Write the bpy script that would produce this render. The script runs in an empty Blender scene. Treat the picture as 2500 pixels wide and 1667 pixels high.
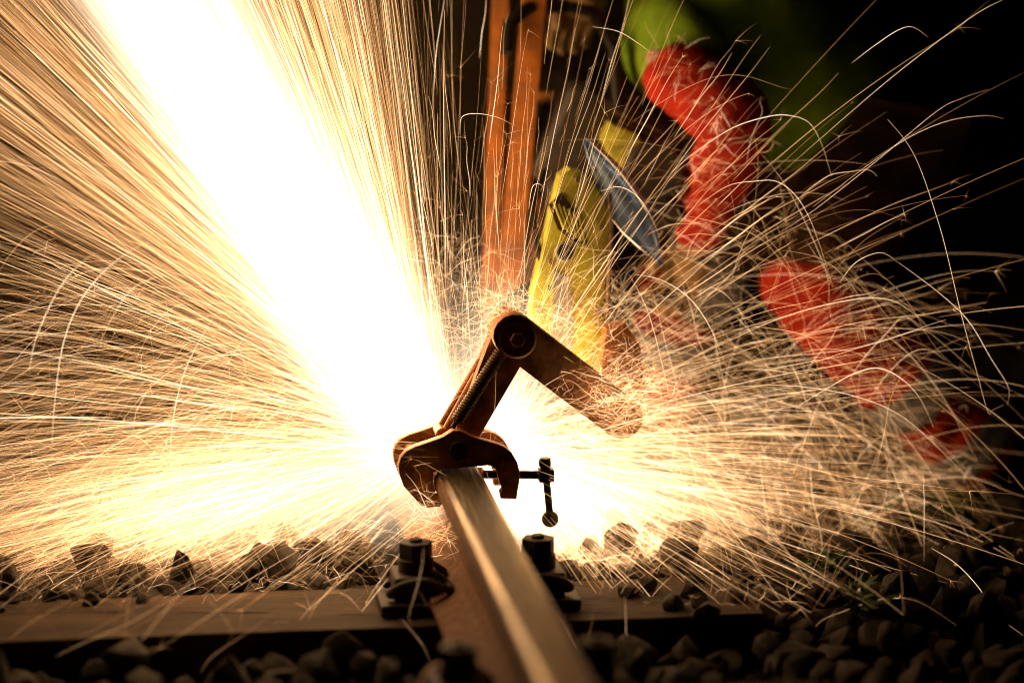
import bpy, bmesh, math, random
import numpy as np
from mathutils import Vector, Matrix

random.seed(7)
rng = np.random.default_rng(11)
scene = bpy.context.scene
COL = scene.collection
R = math.radians

# ------------------------------------------------------------------ camera
CAM = Vector((-0.555, -4.797, 1.116))
PITCH, YAW, FPX = 0.1838, 0.1327, 7254.8      # the photograph is 2500 px wide
cd = bpy.data.cameras.new('camera')
cam = bpy.data.objects.new('camera', cd)
COL.objects.link(cam)
cam.location = CAM
cam.rotation_euler = (math.pi / 2 - PITCH, 0, -YAW)
cd.sensor_width = 36
cd.lens = FPX / 2500 * 36
cd.clip_start = 0.05
cd.clip_end = 400
cd.dof.use_dof = True
cd.dof.focus_distance = 4.98
cd.dof.aperture_fstop = 0.85
scene.camera = cam

# ------------------------------------------------------------------ world: night
w = bpy.data.worlds.new('World')
scene.world = w
w.use_nodes = True
bg = w.node_tree.nodes['Background']
bg.inputs['Color'].default_value = (0.9, 0.75, 0.55, 1)
bg.inputs['Strength'].default_value = 0.0012

# ------------------------------------------------------------------ light of the burning spray
def lamp(name, loc, power, radius, col=(1.0, 0.51, 0.165)):
    l = bpy.data.lights.new(name, 'POINT')
    l.energy = power
    l.shadow_soft_size = radius
    l.color = col
    o = bpy.data.objects.new(name, l)
    o.location = loc
    COL.objects.link(o)
    return o

lamp('cut_light', (-0.06, 0.20, 0.06), 5, 0.05)
lamp('jet_light', (-0.30, 0.17, 0.42), 5, 0.12)
lamp('jet_light', (-0.55, 0.17, 0.85), 8, 0.16)
lamp('spray_light', (0.22, 0.16, 0.03), 1.8, 0.10)
lamp('spray_light', (0.17, 0.09, 0.15), 0.4, 0.05)

vs = scene.view_settings
vs.view_transform = 'Standard'
vs.look = 'None'
vs.exposure = 0
vs.gamma = 1
scene.display_settings.display_device = 'sRGB'
cy = scene.cycles
cy.max_bounces = 5
cy.diffuse_bounces = 2
cy.glossy_bounces = 3
cy.volume_bounces = 0
cy.transparent_max_bounces = 28
cy.sample_clamp_direct = 10
cy.sample_clamp_indirect = 1.5
cy.use_adaptive_sampling = False
cy.use_denoising = True
cy.denoiser = 'OPENIMAGEDENOISE'
cy.denoising_input_passes = 'RGB_ALBEDO_NORMAL'
cy.volume_step_rate = 1.0
cy.filter_width = 1.05
scene.cycles_curves.shape = 'RIBBONS'
scene.cycles_curves.subdivisions = 2

# ------------------------------------------------------------------ helpers
cp, sp_, cyw, syw = math.cos(PITCH), math.sin(PITCH), math.cos(YAW), math.sin(YAW)
FWD = Vector((syw * cp, cyw * cp, -sp_))
RGT = Vector((cyw, -syw, 0))
UP = RGT.cross(FWD)

def at(px, py, Y):
    """Where the ray to a pixel of the photograph meets the upright plane y = Y."""
    d = FWD * FPX + RGT * (px - 1250) - UP * (py - 833.5)
    return CAM + d * ((Y - CAM.y) / d.y)

def on_ground(px, py, z=-0.2):
    d = FWD * FPX + RGT * (px - 1250) - UP * (py - 833.5)
    return CAM + d * ((z - CAM.z) / d.z)

def cr(cx, cy_):                       # enlarged crop of the clamp -> photo pixels
    return 900 + cx * 0.38259, 700 + cy_ * 0.38259

def tag(o, label=None, cat=None, group=None, kind=None):
    for k, v in (('label', label), ('category', cat), ('group', group), ('kind', kind)):
        if v:
            o[k] = v
    return o

def link(name, bm, mat, parent=None, smooth=35):
    me = bpy.data.meshes.new(name)
    bm.normal_update()
    bm.to_mesh(me)
    bm.free()
    me.materials.append(mat)
    if smooth:
        me.polygons.foreach_set('use_smooth', [True] * len(me.polygons))
        me.set_sharp_from_angle(angle=R(smooth))
    o = bpy.data.objects.new(name, me)
    COL.objects.link(o)
    if parent:
        o.parent = parent
    return o

def empty(name, loc=(0, 0, 0)):
    o = bpy.data.objects.new(name, None)
    o.location = loc
    o.empty_display_size = 0.1
    COL.objects.link(o)
    return o

def put(o, parent):
    """Keep world-space vertices under a parent that stands elsewhere."""
    o.parent = parent
    o.matrix_parent_inverse = Matrix.Translation(parent.location).inverted()
    return o

def prism(bm, pts, vec, bev=0.0):
    vec = Vector(vec)
    a = [bm.verts.new(p) for p in pts]
    b = [bm.verts.new(Vector(p) + vec) for p in pts]
    n = len(pts)
    f0 = bm.faces.new(a)
    f1 = bm.faces.new(b[::-1])
    fs = [f0, f1]
    for i in range(n):
        fs.append(bm.faces.new((a[(i + 1) % n], a[i], b[i], b[(i + 1) % n])))
    bmesh.ops.recalc_face_normals(bm, faces=fs)
    if bev:
        es = [e for e in set(f0.edges) | set(f1.edges)]
        bmesh.ops.bevel(bm, geom=es, offset=bev, segments=2, affect='EDGES', profile=0.6)

def box(bm, c, s, rot=None, bev=0.0):
    m = Matrix.Translation(c) @ (rot.to_4x4() if rot else Matrix())
    r = bmesh.ops.create_cube(bm, size=1.0, matrix=m @ Matrix.Diagonal((s[0], s[1], s[2], 1)))
    if bev:
        es = list({e for v in r['verts'] for e in v.link_edges})
        bmesh.ops.bevel(bm, geom=es, offset=bev, segments=3, affect='EDGES', profile=0.6)

def frame(d):
    d = Vector(d).normalized()
    u = d.cross(Vector((0, 1, 0.03)))
    if u.length < 1e-3:
        u = d.cross(Vector((1, 0, 0)))
    u.normalize()
    return d, u, d.cross(u)

def tube(bm, pts, rad, seg=10, cap=True):
    pts = [Vector(p) for p in pts]
    rs = rad if hasattr(rad, '__len__') else [rad] * len(pts)
    rings = []
    pu = None
    for i, p in enumerate(pts):
        d = (pts[min(i + 1, len(pts) - 1)] - pts[max(i - 1, 0)])
        if d.length < 1e-9:
            d = Vector((0, 0, 1))
        d.normalize()
        if pu is None:
            _, u, v = frame(d)
        else:
            u = (pu - d * pu.dot(d)).normalized()
            v = d.cross(u)
        pu = u
        rings.append([bm.verts.new(p + (u * math.cos(t) + v * math.sin(t)) * rs[i])
                      for t in [2 * math.pi * k / seg for k in range(seg)]])
    for a, b in zip(rings, rings[1:]):
        for k in range(seg):
            bm.faces.new((a[k], a[(k + 1) % seg], b[(k + 1) % seg], b[k]))
    if cap:
        bm.faces.new(rings[0][::-1])
        bm.faces.new(rings[-1])

def cyl(bm, p0, p1, r, seg=24, bev=0.0):
    p0, p1 = Vector(p0), Vector(p1)
    d = (p1 - p0).normalized()
    if bev:
        tube(bm, [p0, p0 + d * 0.0001, p0 + d * bev, p1 - d * bev, p1 - d * 0.0001, p1],
             [r - bev, r - bev, r, r, r - bev, r - bev], seg)
    else:
        tube(bm, [p0, p1], r, seg)

def bar_outline(p, q, hw, n=8, hw2=None):
    """Stadium outline in the x-z plane between two points."""
    hw2 = hw2 or hw
    p, q = Vector(p), Vector(q)
    d = (q - p); d.y = 0; d.normalize()
    nrm = Vector((-d.z, 0, d.x))
    a0 = math.atan2(nrm.z, nrm.x)
    out = []
    for k in range(n + 1):
        a = a0 + math.pi * k / n
        out.append(p + Vector((math.cos(a) * hw, 0, math.sin(a) * hw)))
    for k in range(n + 1):
        a = a0 + math.pi + math.pi * k / n
        out.append(q + Vector((math.cos(a) * hw2, 0, math.sin(a) * hw2)))
    return out

# ------------------------------------------------------------------ materials
def mat(name, base, rough=0.6, metal=0.0, spec=0.4, var=0.0, col2=None, scale=30, stretch=(1, 1, 1), bump=0.0, bscale=None, detail=6):
    m = bpy.data.materials.new(name)
    m.use_nodes = True
    nt = m.node_tree
    b = nt.nodes['Principled BSDF']
    b.inputs['Base Color'].default_value = (*base, 1)
    b.inputs['Roughness'].default_value = rough
    b.inputs['Metallic'].default_value = metal
    b.inputs['Specular IOR Level'].default_value = spec
    tc = nt.nodes.new('ShaderNodeTexCoord')
    mp = nt.nodes.new('ShaderNodeMapping')
    mp.inputs['Scale'].default_value = stretch
    nt.links.new(tc.outputs['Object'], mp.inputs['Vector'])
    if col2:
        n = nt.nodes.new('ShaderNodeTexNoise')
        n.inputs['Scale'].default_value = scale
        n.inputs['Detail'].default_value = detail
        n.inputs['Roughness'].default_value = 0.65
        nt.links.new(mp.outputs['Vector'], n.inputs['Vector'])
        r = nt.nodes.new('ShaderNodeValToRGB')
        r.color_ramp.elements[0].position = 0.38
        r.color_ramp.elements[1].position = 0.62
        r.color_ramp.elements[0].color = (*base, 1)
        r.color_ramp.elements[1].color = (*col2, 1)
        nt.links.new(n.outputs['Fac'], r.inputs['Fac'])
        nt.links.new(r.outputs['Color'], b.inputs['Base Color'])
        if var:
            mr = nt.nodes.new('ShaderNodeMapRange')
            mr.inputs['To Min'].default_value = max(0.05, rough - var)
            mr.inputs['To Max'].default_value = min(1, rough + var)
            nt.links.new(n.outputs['Fac'], mr.inputs['Value'])
            nt.links.new(mr.outputs['Result'], b.inputs['Roughness'])
    if bump:
        n2 = nt.nodes.new('ShaderNodeTexNoise')
        n2.inputs['Scale'].default_value = bscale or scale * 4
        n2.inputs['Detail'].default_value = 5
        nt.links.new(mp.outputs['Vector'], n2.inputs['Vector'])
        bp = nt.nodes.new('ShaderNodeBump')
        bp.inputs['Strength'].default_value = bump
        bp.inputs['Distance'].default_value = 0.004
        nt.links.new(n2.outputs['Fac'], bp.inputs['Height'])
        nt.links.new(bp.outputs['Normal'], b.inputs['Normal'])
    return m

M = {
    'rail_rust': mat('rail_rust', (0.20, 0.095, 0.035), 0.8, 0.0, 0.3, col2=(0.11, 0.05, 0.02), scale=60, bump=0.5, bscale=420),
    'rail_steel': mat('rail_steel', (0.17, 0.112, 0.042), 0.40, 1.0, col2=(0.05, 0.031, 0.011), scale=130, stretch=(1, 0.06, 1), var=0.12, bump=0.45, bscale=120),
    'concrete': mat('concrete', (0.075, 0.044, 0.021), 0.9, col2=(0.022, 0.013, 0.007), scale=9, stretch=(0.35, 1.6, 1), bump=0.9, bscale=90, detail=10),
    'stone': mat('stone', (0.06, 0.047, 0.033), 0.9, col2=(0.022, 0.018, 0.013), scale=40, bump=0.6, bscale=140),
    'soil': mat('soil', (0.03, 0.024, 0.017), 0.95, col2=(0.015, 0.012, 0.009), scale=25, bump=0.7, bscale=90),
    'dark_iron': mat('dark_iron', (0.03, 0.021, 0.014), 0.65, 0.2, col2=(0.05, 0.028, 0.016), scale=80, bump=0.3, bscale=300),
    'clip_steel': mat('clip_steel', (0.30, 0.22, 0.13), 0.5, 0.6, col2=(0.18, 0.11, 0.06), scale=70),
    'clamp_paint': mat('clamp_paint', (0.54, 0.21, 0.045), 0.55, 0.0, 0.4, col2=(0.20, 0.09, 0.03), scale=28, bump=0.25, bscale=220, var=0.1),
    'orange_paint': mat('orange_paint', (0.40, 0.13, 0.018), 0.5, 0.0, 0.35, col2=(0.20, 0.075, 0.02), scale=18, bump=0.1, bscale=150, var=0.1),
    'spring_steel': mat('spring_steel', (0.09, 0.055, 0.025), 0.55, 0.4),
    'black_steel': mat('black_steel', (0.02, 0.017, 0.014), 0.5, 0.4),
    'yellow_paint': mat('yellow_paint', (0.58, 0.60, 0.06), 0.5, 0.0, 0.4, col2=(0.36, 0.34, 0.05), scale=22, var=0.1),
    'blue_steel': mat('blue_steel', (0.40, 0.64, 1.0), 0.38, 0.55, col2=(0.24, 0.42, 0.85), scale=30, stretch=(1, 1, 0.2)),
    'highlight_steel': mat('highlight_steel', (0.62, 0.78, 1.0), 0.22, 0.9),  # pale blue for the highlight strips laid on the rim
    'engine_black': mat('engine_black', (0.025, 0.022, 0.02), 0.5, 0.0, 0.4, col2=(0.05, 0.035, 0.02), scale=12),
    'red_cloth': mat('red_cloth', (0.52, 0.035, 0.012), 0.85, 0.0, 0.2, col2=(0.36, 0.02, 0.008), scale=20, bump=0.3, bscale=35),
    'green_cloth': mat('green_cloth', (0.20, 0.36, 0.02), 0.85, 0.0, 0.2, col2=(0.15, 0.28, 0.015), scale=14, bump=0.35, bscale=22),
    'brown_cloth': mat('brown_cloth', (0.10, 0.05, 0.022), 0.9, 0.0, 0.2, col2=(0.07, 0.035, 0.016), scale=16, bump=0.3, bscale=30),
    'dark_cloth': mat('dark_cloth', (0.035, 0.03, 0.028), 0.9, 0.0, 0.2, col2=(0.06, 0.045, 0.03), scale=20),
    'silver_band': mat('silver_band', (0.42, 0.44, 0.45), 0.5, 0.3, 0.4, col2=(0.34, 0.36, 0.37), scale=60),
    'glove': mat('glove', (0.40, 0.27, 0.12), 0.9, 0.0, 0.2, col2=(0.28, 0.19, 0.09), scale=40),
    'boot': mat('boot', (0.025, 0.02, 0.016), 0.6, 0.0, 0.3, col2=(0.05, 0.035, 0.02), scale=30),
    'skin': mat('skin', (0.50, 0.30, 0.20), 0.6, 0.0, 0.3),
    'helmet': mat('helmet', (0.70, 0.68, 0.62), 0.35),
    'leaf': mat('leaf', (0.035, 0.085, 0.018), 0.6, 0.0, 0.3, col2=(0.05, 0.11, 0.025), scale=12),
    'stem': mat('stem', (0.06, 0.07, 0.025), 0.8),
}

def spark_material(name, clear):
    m = bpy.data.materials.new(name)
    m.use_nodes = True
    nt = m.node_tree
    nt.nodes.clear()
    out = nt.nodes.new('ShaderNodeOutputMaterial')
    em = nt.nodes.new('ShaderNodeEmission')
    a = nt.nodes.new('ShaderNodeAttribute')
    a.attribute_name = 'spark_heat'
    rp = nt.nodes.new('ShaderNodeValToRGB')
    e = rp.color_ramp.elements
    e[0].position, e[0].color = 0.0, (1.0, 0.30, 0.06, 1)
    e[1].position, e[1].color = 1.0, (1.0, 0.77, 0.52, 1)
    k = e.new(0.45)
    k.color = (1.0, 0.53, 0.205, 1)
    pw = nt.nodes.new('ShaderNodeMath'); pw.operation = 'POWER'; pw.inputs[1].default_value = 1.6
    ml = nt.nodes.new('ShaderNodeMath'); ml.operation = 'MULTIPLY'; ml.inputs[1].default_value = 4.6
    nt.links.new(a.outputs['Fac'], rp.inputs['Fac'])
    nt.links.new(a.outputs['Fac'], pw.inputs[0])
    nt.links.new(pw.outputs[0], ml.inputs[0])
    nt.links.new(rp.outputs['Color'], em.inputs['Color'])
    nt.links.new(ml.outputs[0], em.inputs['Strength'])
    if clear:                                  # hair-thin glowing streaks: their light adds up
        tr_ = nt.nodes.new('ShaderNodeBsdfTransparent')
        ad = nt.nodes.new('ShaderNodeAddShader')
        nt.links.new(em.outputs[0], ad.inputs[0])
        nt.links.new(tr_.outputs[0], ad.inputs[1])
        nt.links.new(ad.outputs[0], out.inputs['Surface'])
    else:
        nt.links.new(em.outputs[0], out.inputs['Surface'])
    m.cycles.emission_sampling = 'NONE'
    return m
SPARK = spark_material('glowing_spark', False)
SPRAY = spark_material('glowing_spray', True)

# ------------------------------------------------------------------ ground and ballast
GZ = -0.235
bm = bmesh.new()
bmesh.ops.create_grid(bm, x_segments=1, y_segments=1, size=150, matrix=Matrix.Translation((0, 60, GZ - 0.09)))
tag(link('ground', bm, M['soil'], smooth=0), kind='structure')

bm = bmesh.new()
bmesh.ops.create_grid(bm, x_segments=120, y_segments=120, size=1.0,
                      matrix=Matrix.Translation((0.2, 1.0, 0)) @ Matrix.Diagonal((3.0, 3.0, 1, 1)))
for v in bm.verts:
    edge = max(0, abs(v.co.x) - 1.5)
    v.co.z = GZ - 0.05 - 0.3 * edge * 0.1 + 0.012 * math.sin(v.co.x * 9) * math.cos(v.co.y * 7) + random.uniform(-0.008, 0.008)
ballast = tag(link('ballast', bm, M['soil'], smooth=60), kind='structure')

def stone_mesh(i):
    r = random.Random(100 + i)
    b = bmesh.new()
    vs_ = []
    for k in range(18):
        d = Vector((r.gauss(0, 1), r.gauss(0, 1), r.gauss(0, 1))).normalized()
        vs_.append(b.verts.new(Vector((d.x * 0.033 * r.uniform(.85, 1.15), d.y * 0.029 * r.uniform(.85, 1.15), d.z * 0.024 * r.uniform(.85, 1.15)))))
    res = bmesh.ops.convex_hull(b, input=vs_)
    bmesh.ops.delete(b, geom=[g for g in res['geom_interior'] if isinstance(g, bmesh.types.BMVert)], context='VERTS')
    bmesh.ops.bevel(b, geom=list(b.edges), offset=0.0022, segments=1, affect='EDGES', clamp_overlap=True)
    b.normal_update()
    me = bpy.data.meshes.new('stone')
    b.to_mesh(me); b.free()
    me.materials.append(M['stone'])
    me.polygons.foreach_set('use_smooth', [True] * len(me.polygons))
    me.set_sharp_from_angle(angle=R(28))
    return me
STONES = [stone_mesh(i) for i in range(10)]
SLEEPERS_Y = [-0.75, -0.15, 0.45, 1.05, 1.65]
cands = []
for layer, row in [(l, r) for l in (0, 1, 2) for r in range(50)]:
    y = -0.98 + row * 0.064
    for c in range(66):
        x = -2.0 + c * 0.066
        xx, yy = x + 0.03 * layer + random.uniform(-.022, .022), y + 0.03 * layer + random.uniform(-.02, .02)
        if xx > 2.2 or abs(xx) < (0.15 if abs(yy) < 0.35 else 0.085):
            continue
        on_sl = any(abs(yy - sy) < 0.145 for sy in SLEEPERS_Y)
        on_top = False
        if on_sl and xx < 0.46 and xx > -1.3:
            # a few stones lie on the back edge of the near sleeper, more towards its far left end
            if not (-0.105 < yy + 0.15 - 0.2 * 0 and yy > -0.10 and yy < 0.02 and random.random() < (0.85 if xx < -0.5 else 0.35) and (xx < -0.25 or (xx > 0.24 and random.random() < .9))) and not (xx > 0.24 and abs(yy + 0.15) < 0.13 and random.random() < (xx - .15) * 5):
                continue
            on_top = True
        s = random.choice((0.8, 1.0, 1.15, 1.3, 1.45)) * random.uniform(0.9, 1.1)
        z = GZ + random.uniform(0.0, 0.03) + (0.03 if random.random() < 0.25 else 0)
        if 0 <= yy < 0.20: z += 0.012 * min(1, abs(xx) / 0.5)
        if yy < -0.25: z -= 0.032
        if xx > 0.5: z -= 0.02 * (xx - 0.5)
        if layer == 2:
            if on_top or not 0.0 < yy < 0.3: continue
            z += 0.012; s *= 0.9
        if layer == 1:
            if on_top: continue
            z -= 0.035; s *= 1.1
        if on_top: z = -0.184; s = random.uniform(0.45, 0.85)
        d = Vector((xx, yy, z)) - CAM
        px = 1250 + FPX * d.dot(RGT) / d.dot(FWD)
        py = 833.5 - FPX * d.dot(UP) / d.dot(FWD)
        inview = -60 < px < 2560 and py < 1720
        wide = -700 < px < 3200 and py < 2300
        # large in the photo and not behind the spray: the nearest strip and the right
        rank = d.length - (0.0 if inview else -9) + layer * 0.4
        if px > 1700: rank -= 0.25
        cands.append((rank, xx, yy, z, s, wide))
cands.sort()
singles, rest = cands[:300], [c for c in cands[300:]]
for rank, x, y, z, s, iv in singles:
    o = bpy.data.objects.new('stone', random.choice(STONES))
    o.location = (x, y, z)
    o.rotation_euler = [random.uniform(0, 6.28) for _ in range(3)]
    o.scale = (s, s, s)
    COL.objects.link(o)
    o.parent = ballast
vv, ff, nv = [], [], 0
data = []
for me in STONES:
    co = np.empty(len(me.vertices) * 3); me.vertices.foreach_get('co', co)
    data.append((co.reshape(-1, 3), [tuple(p.vertices) for p in me.polygons]))
for rank, x, y, z, s, iv in rest:
    if not iv:
        continue
    co, fs = random.choice(data)
    rot = Matrix.Rotation(random.uniform(0, 6.28), 3, Vector((random.gauss(0, 1), random.gauss(0, 1), random.gauss(0, 1))).normalized())
    vv.append(co @ (np.array(rot).T * s) + np.array((x, y, z)))
    ff += [tuple(i + nv for i in f) for f in fs]
    nv += len(co)
gm = bpy.data.meshes.new('gravel')
gm.from_pydata(np.concatenate(vv).tolist(), [], ff)
gm.materials.append(M['stone'])
gm.polygons.foreach_set('use_smooth', [True] * len(gm.polygons))
gm.set_sharp_from_angle(angle=R(28))
g = bpy.data.objects.new('gravel', gm)
COL.objects.link(g)
g.parent = ballast
tag(g, kind='stuff')

# ------------------------------------------------------------------ sleepers
def sleeper(y, label):
    b = bmesh.new()
    x0, x1 = -1.25, 0.46
    prof = [(-0.135, -0.36), (0.135, -0.36), (0.118, -0.188), (-0.118, -0.188)]
    prism(b, [(x0, y + p, z) for p, z in prof], (x1 - x0, 0, 0), bev=0.006)
    bmesh.ops.triangulate(b, faces=list(b.faces))
    for _ in range(3):
        bmesh.ops.subdivide_edges(b, edges=[e for e in b.edges if e.calc_length() > 0.035], cuts=1)
    for _ in range(3):
        bmesh.ops.subdivide_edges(b, edges=[e for e in b.edges if e.calc_length() > 0.05], cuts=1)
    b.normal_update()
    from mathutils import noise as mn
    for v in b.verts:
        p = Vector((v.co.x * 6, v.co.y * 26, v.co.z * 20))
        n = mn.noise(p) * .5 + mn.noise(p * 3.1) * .3
        v.co += v.normal * (0.006 * n - 0.010 * max(0, mn.noise(p * .7 + Vector((5, 0, 0))) - .25))
    o = link('railway_sleeper', b, M['concrete'])
    return tag(o, label, 'sleeper', 'sleepers under the rail')
sleeper(-0.15, 'brown weathered sleeper crossing under the rail just in front of the clamp')
sleeper(-0.75, 'dark sleeper under the near end of the rail with the curved spring clip on it')

# ------------------------------------------------------------------ rail
def rail_profile():
    half = [(0.0, 0.0), (0.014, -0.0004), (0.026, -0.0018), (0.0315, -0.005), (0.0352, -0.0105), (0.0362, -0.018), (0.0362, -0.033),
            (0.034, -0.037), (0.016, -0.046), (0.010, -0.054), (0.0083, -0.075), (0.0085, -0.105), (0.012, -0.128),
            (0.022, -0.143), (0.050, -0.154), (0.073, -0.160), (0.075, -0.162), (0.075, -0.171), (0.073, -0.172)]
    right = half
    left = [(-x, z) for x, z in half[9:]][::-1] + [(-0.034, -0.037), (-0.0425, -0.034), (-0.0445, -0.022), (-0.0425, -0.012), (-0.0375, -0.005), (-0.029, -0.0014), (-0.014, -0.0004)]
    return right + left
def rail(y0, y1, label):
    prof = rail_profile()
    root = empty('rail', (0, y0, -0.172))
    b = bmesh.new()
    prism(b, [(x, y0, z) for x, z in prof], (0, y1 - y0, 0))
    # finer lengthwise steps for small wear
    o = put(link('rail_body', b, M['rail_rust'], smooth=11), root)
    o.data.materials.append(M['rail_steel'])
    for p in o.data.polygons:
        c = p.center
        if abs(p.normal.y) < 0.5 and c.z > -0.0045:
            p.material_index = 1
    return tag(root, label, 'rail')
rail(-3.0, 0.168, 'long steel rail with a shiny worn head running up to the clamp and the cut')
rail(0.1715, 5.0, 'far length of rail beyond the cut behind the clamp and the saw')

# ------------------------------------------------------------------ fastenings
def hexa(b, c, r, h, rot=0.3, bev=0.0015):
    prism(b, [(c[0] + r * math.cos(rot + k * math.pi / 3), c[1] + r * math.sin(rot + k * math.pi / 3), c[2]) for k in range(6)], (0, 0, h), bev)
def fastening(x, y, label, side, clip='dark_iron'):
    root = empty('rail_fastening', (x, y, -0.188))
    b = bmesh.new()
    box(b, (x + side * 0.012, y, -0.178), (0.10, 0.13, 0.018), bev=0.003)
    put(link('base_plate', b, M['dark_iron']), root)
    b = bmesh.new()
    box(b, (x + side * 0.002, y, -0.1525), (0.074, 0.090, 0.046), bev=0.006)
    put(link('clamp_block', b, M['dark_iron']), root)
    b = bmesh.new()
    n = 60
    tube(b, [(x + 0.0165 * math.cos(t), y + 0.0165 * math.sin(t), -0.130 + 0.022 * k / n) for k, t in [(k, 6.2832 * 2.6 * k / n) for k in range(n + 1)]], 0.0046, 8)
    put(link('spring_washer', b, M['dark_iron']), root)
    b = bmesh.new()
    hexa(b, (x, y, -0.1065), 0.028, 0.026, rot=0.2)
    cyl(b, (x, y, -0.131), (x, y, -0.1067), 0.029, 24, 0.002)
    put(link('nut', b, M['dark_iron']), root)
    b = bmesh.new()
    tube(b, [(x, y, -0.135), (x, y, -0.082), (x, y, -0.077), (x, y, -0.075)], [0.0112, 0.0112, 0.0105, 0.0085], 16)
    put(link('bolt', b, M['dark_iron']), root)
    # bent spring clip, two loops hooked on the rail foot
    for s in (-1, 1):
        b = bmesh.new()
        P = [(x + side * 0.004, y + s * 0.020, -0.128), (x - side * 0.024, y + s * 0.032, -0.126), (x - side * 0.046, y + s * 0.040, -0.140), (x - side * 0.050, y + s * 0.056, -0.146),
             (x - side * 0.036, y + s * 0.070, -0.140), (x - side * 0.004, y + s * 0.074, -0.128), (x + side * 0.03, y + s * 0.066, -0.136), (x + side * 0.046, y + s * 0.048, -0.152), (x + side * 0.044, y + s * 0.030, -0.160)]
        Q = []
        for i in range(len(P) - 1):
            for k in range(4):
                t = k / 4
                p0, p1, p2, p3 = [Vector(P[min(max(i + j, 0), len(P) - 1)]) for j in (-1, 0, 1, 2)]
                Q.append(0.5 * ((2 * p1) + (p2 - p0) * t + (2 * p0 - 5 * p1 + 4 * p2 - p3) * t * t + (3 * p1 - p0 - 3 * p2 + p3) * t ** 3))
        Q.append(Vector(P[-1]))
        tube(b, Q, 0.0068, 10)
        put(link('spring_clip', b, M[clip]), root)
    return tag(root, label, 'rail fastening', 'bolted fastenings holding the rail')
fastening(-0.092, -0.15, 'dark bolted fastening left of the rail, standing black against the bright spray', -1)
fastening(0.108, -0.15, 'dark bolted fastening right of the rail below the clamp handle', 1)
fastening(-0.092, -0.75, 'fastening at the bottom edge left of the rail with a tan curved clip', -1, 'clip_steel')
fastening(0.108, -0.75, 'dark fastening in shadow at the bottom edge, right of the rail', 1)

# ------------------------------------------------------------------ clamp and link arms that carry the saw
guide = empty('saw_guide', (0, 0.05, 0))
tag(guide, 'rusty orange rail clamp with hinged link arms gripping the rail head', 'rail clamp')
OUT = [(470, 1385), (455, 1403), (370, 1410), (335, 1395), (225, 1275), (197, 1200), (190, 1140), (205, 1090), (240, 1050), (290, 1022), (400, 985), (470, 960),
       (510, 935), (540, 916), (590, 918), (640, 945), (690, 965), (760, 985), (830, 1005), (870, 1022), (915, 1060), (950, 1120), (968, 1190), (962, 1250), (953, 1300),
       (945, 1355), (845, 1352), (840, 1312), (855, 1290), (838, 1255), (828, 1215), (815, 1170), (792, 1146), (760, 1140), (705, 1160),
       (480, 1174), (440, 1166), (400, 1172), (378, 1195), (380, 1228), (405, 1268), (430, 1305), (460, 1345)]
base = [at(*cr(*p), 0.0) for p in OUT[:-9]]
base += [Vector((x, 0, z)) for x, z in ((-0.030, 0.0022), (-0.0465, -0.002), (-0.0475, -0.030), (-0.044, -0.0395), (-0.022, -0.047), (-0.0155, -0.056), (-0.020, -0.066))]
# plates
b = bmesh.new(); prism(b, base, (0, 0.022, 0), bev=0.0022)
put(link('clamp_plate', b, M['clamp_paint']), guide)
b = bmesh.new(); prism(b, [p + Vector((0, 0.095, 0)) for p in base], (0, 0.022, 0), bev=0.0022)
put(link('clamp_plate', b, M['clamp_paint']), guide)
# pivot bolt with washer on the front plate
c = at(*cr(575, 1040), 0)
b = bmesh.new(); cyl(b, c + Vector((0, -0.006, 0)), c + Vector((0, 0.13, 0)), 0.016, 28, 0.0015)
wsh = put(link('pivot_bolt', b, M['dark_iron']), guide)
# distance tubes between the plates
for q in ((300, 1110), (880, 1110)):
    c = at(*cr(*q), 0)
    b = bmesh.new(); cyl(b, c + Vector((0, 0.0225, 0)), c + Vector((0, 0.0945, 0)), 0.010, 16)
    put(link('spacer', b, M['clamp_paint']), guide)
# clamping screw, nut and tee handle
s0, s1 = at(*cr(722, 1196), 0.05), at(*cr(1165, 1200), 0.02)
b = bmesh.new()
n = 64
pts, rad = [], []
for k in range(n * 2 + 1):
    t = k / (n * 2)
    pts.append(s0.lerp(s1, t)); rad.append(0.0068 + (0.0009 if k % 2 else -0.0004))
tube(b, pts, rad, 12)
put(link('clamp_screw', b, M['black_steel']), guide)
b = bmesh.new(); d = (s1 - s0).normalized()
tube(b, [s0 - d * 0.012, s0 - d * 0.010, s0, s0 + d * 0.004], [0.008, 0.012, 0.012, 0.007], 16)
put(link('pressure_pad', b, M['clamp_paint']), guide)
k0 = at(*cr(1132, 1195), 0.02)
b = bmesh.new(); box(b, k0 + Vector((0, 0, -0.001)), (0.026, 0.024, 0.022), bev=0.003)
tube(b, [k0 + Vector((-0.001, 0, 0.0)), k0 + Vector((-0.001, 0, 0.028))], 0.009, 14)
put(link('tee_head', b, M['black_steel']), guide)
h0, h1 = at(*cr(1122, 1098), 0.02), at(*cr(1156, 1450), 0.02)
b = bmesh.new()
tube(b, [h0, h0.lerp(h1, .02), h0.lerp(h1, .12), h0.lerp(h1, .13), h1], [0.0095, 0.0105, 0.0105, 0.0062, 0.0062], 14)
hd = put(link('tee_handle', b, M['black_steel']), guide)
b = bmesh.new(); bmesh.ops.create_uvsphere(b, u_segments=20, v_segments=14, radius=0.0145, matrix=Matrix.Translation(at(*cr(1158, 1480), 0.02)))
o = link('ball_end', b, M['black_steel']); o.parent = hd; o.matrix_parent_inverse = Matrix.Translation(guide.location).inverted() @ Matrix()
o.matrix_parent_inverse = Matrix()

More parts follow.
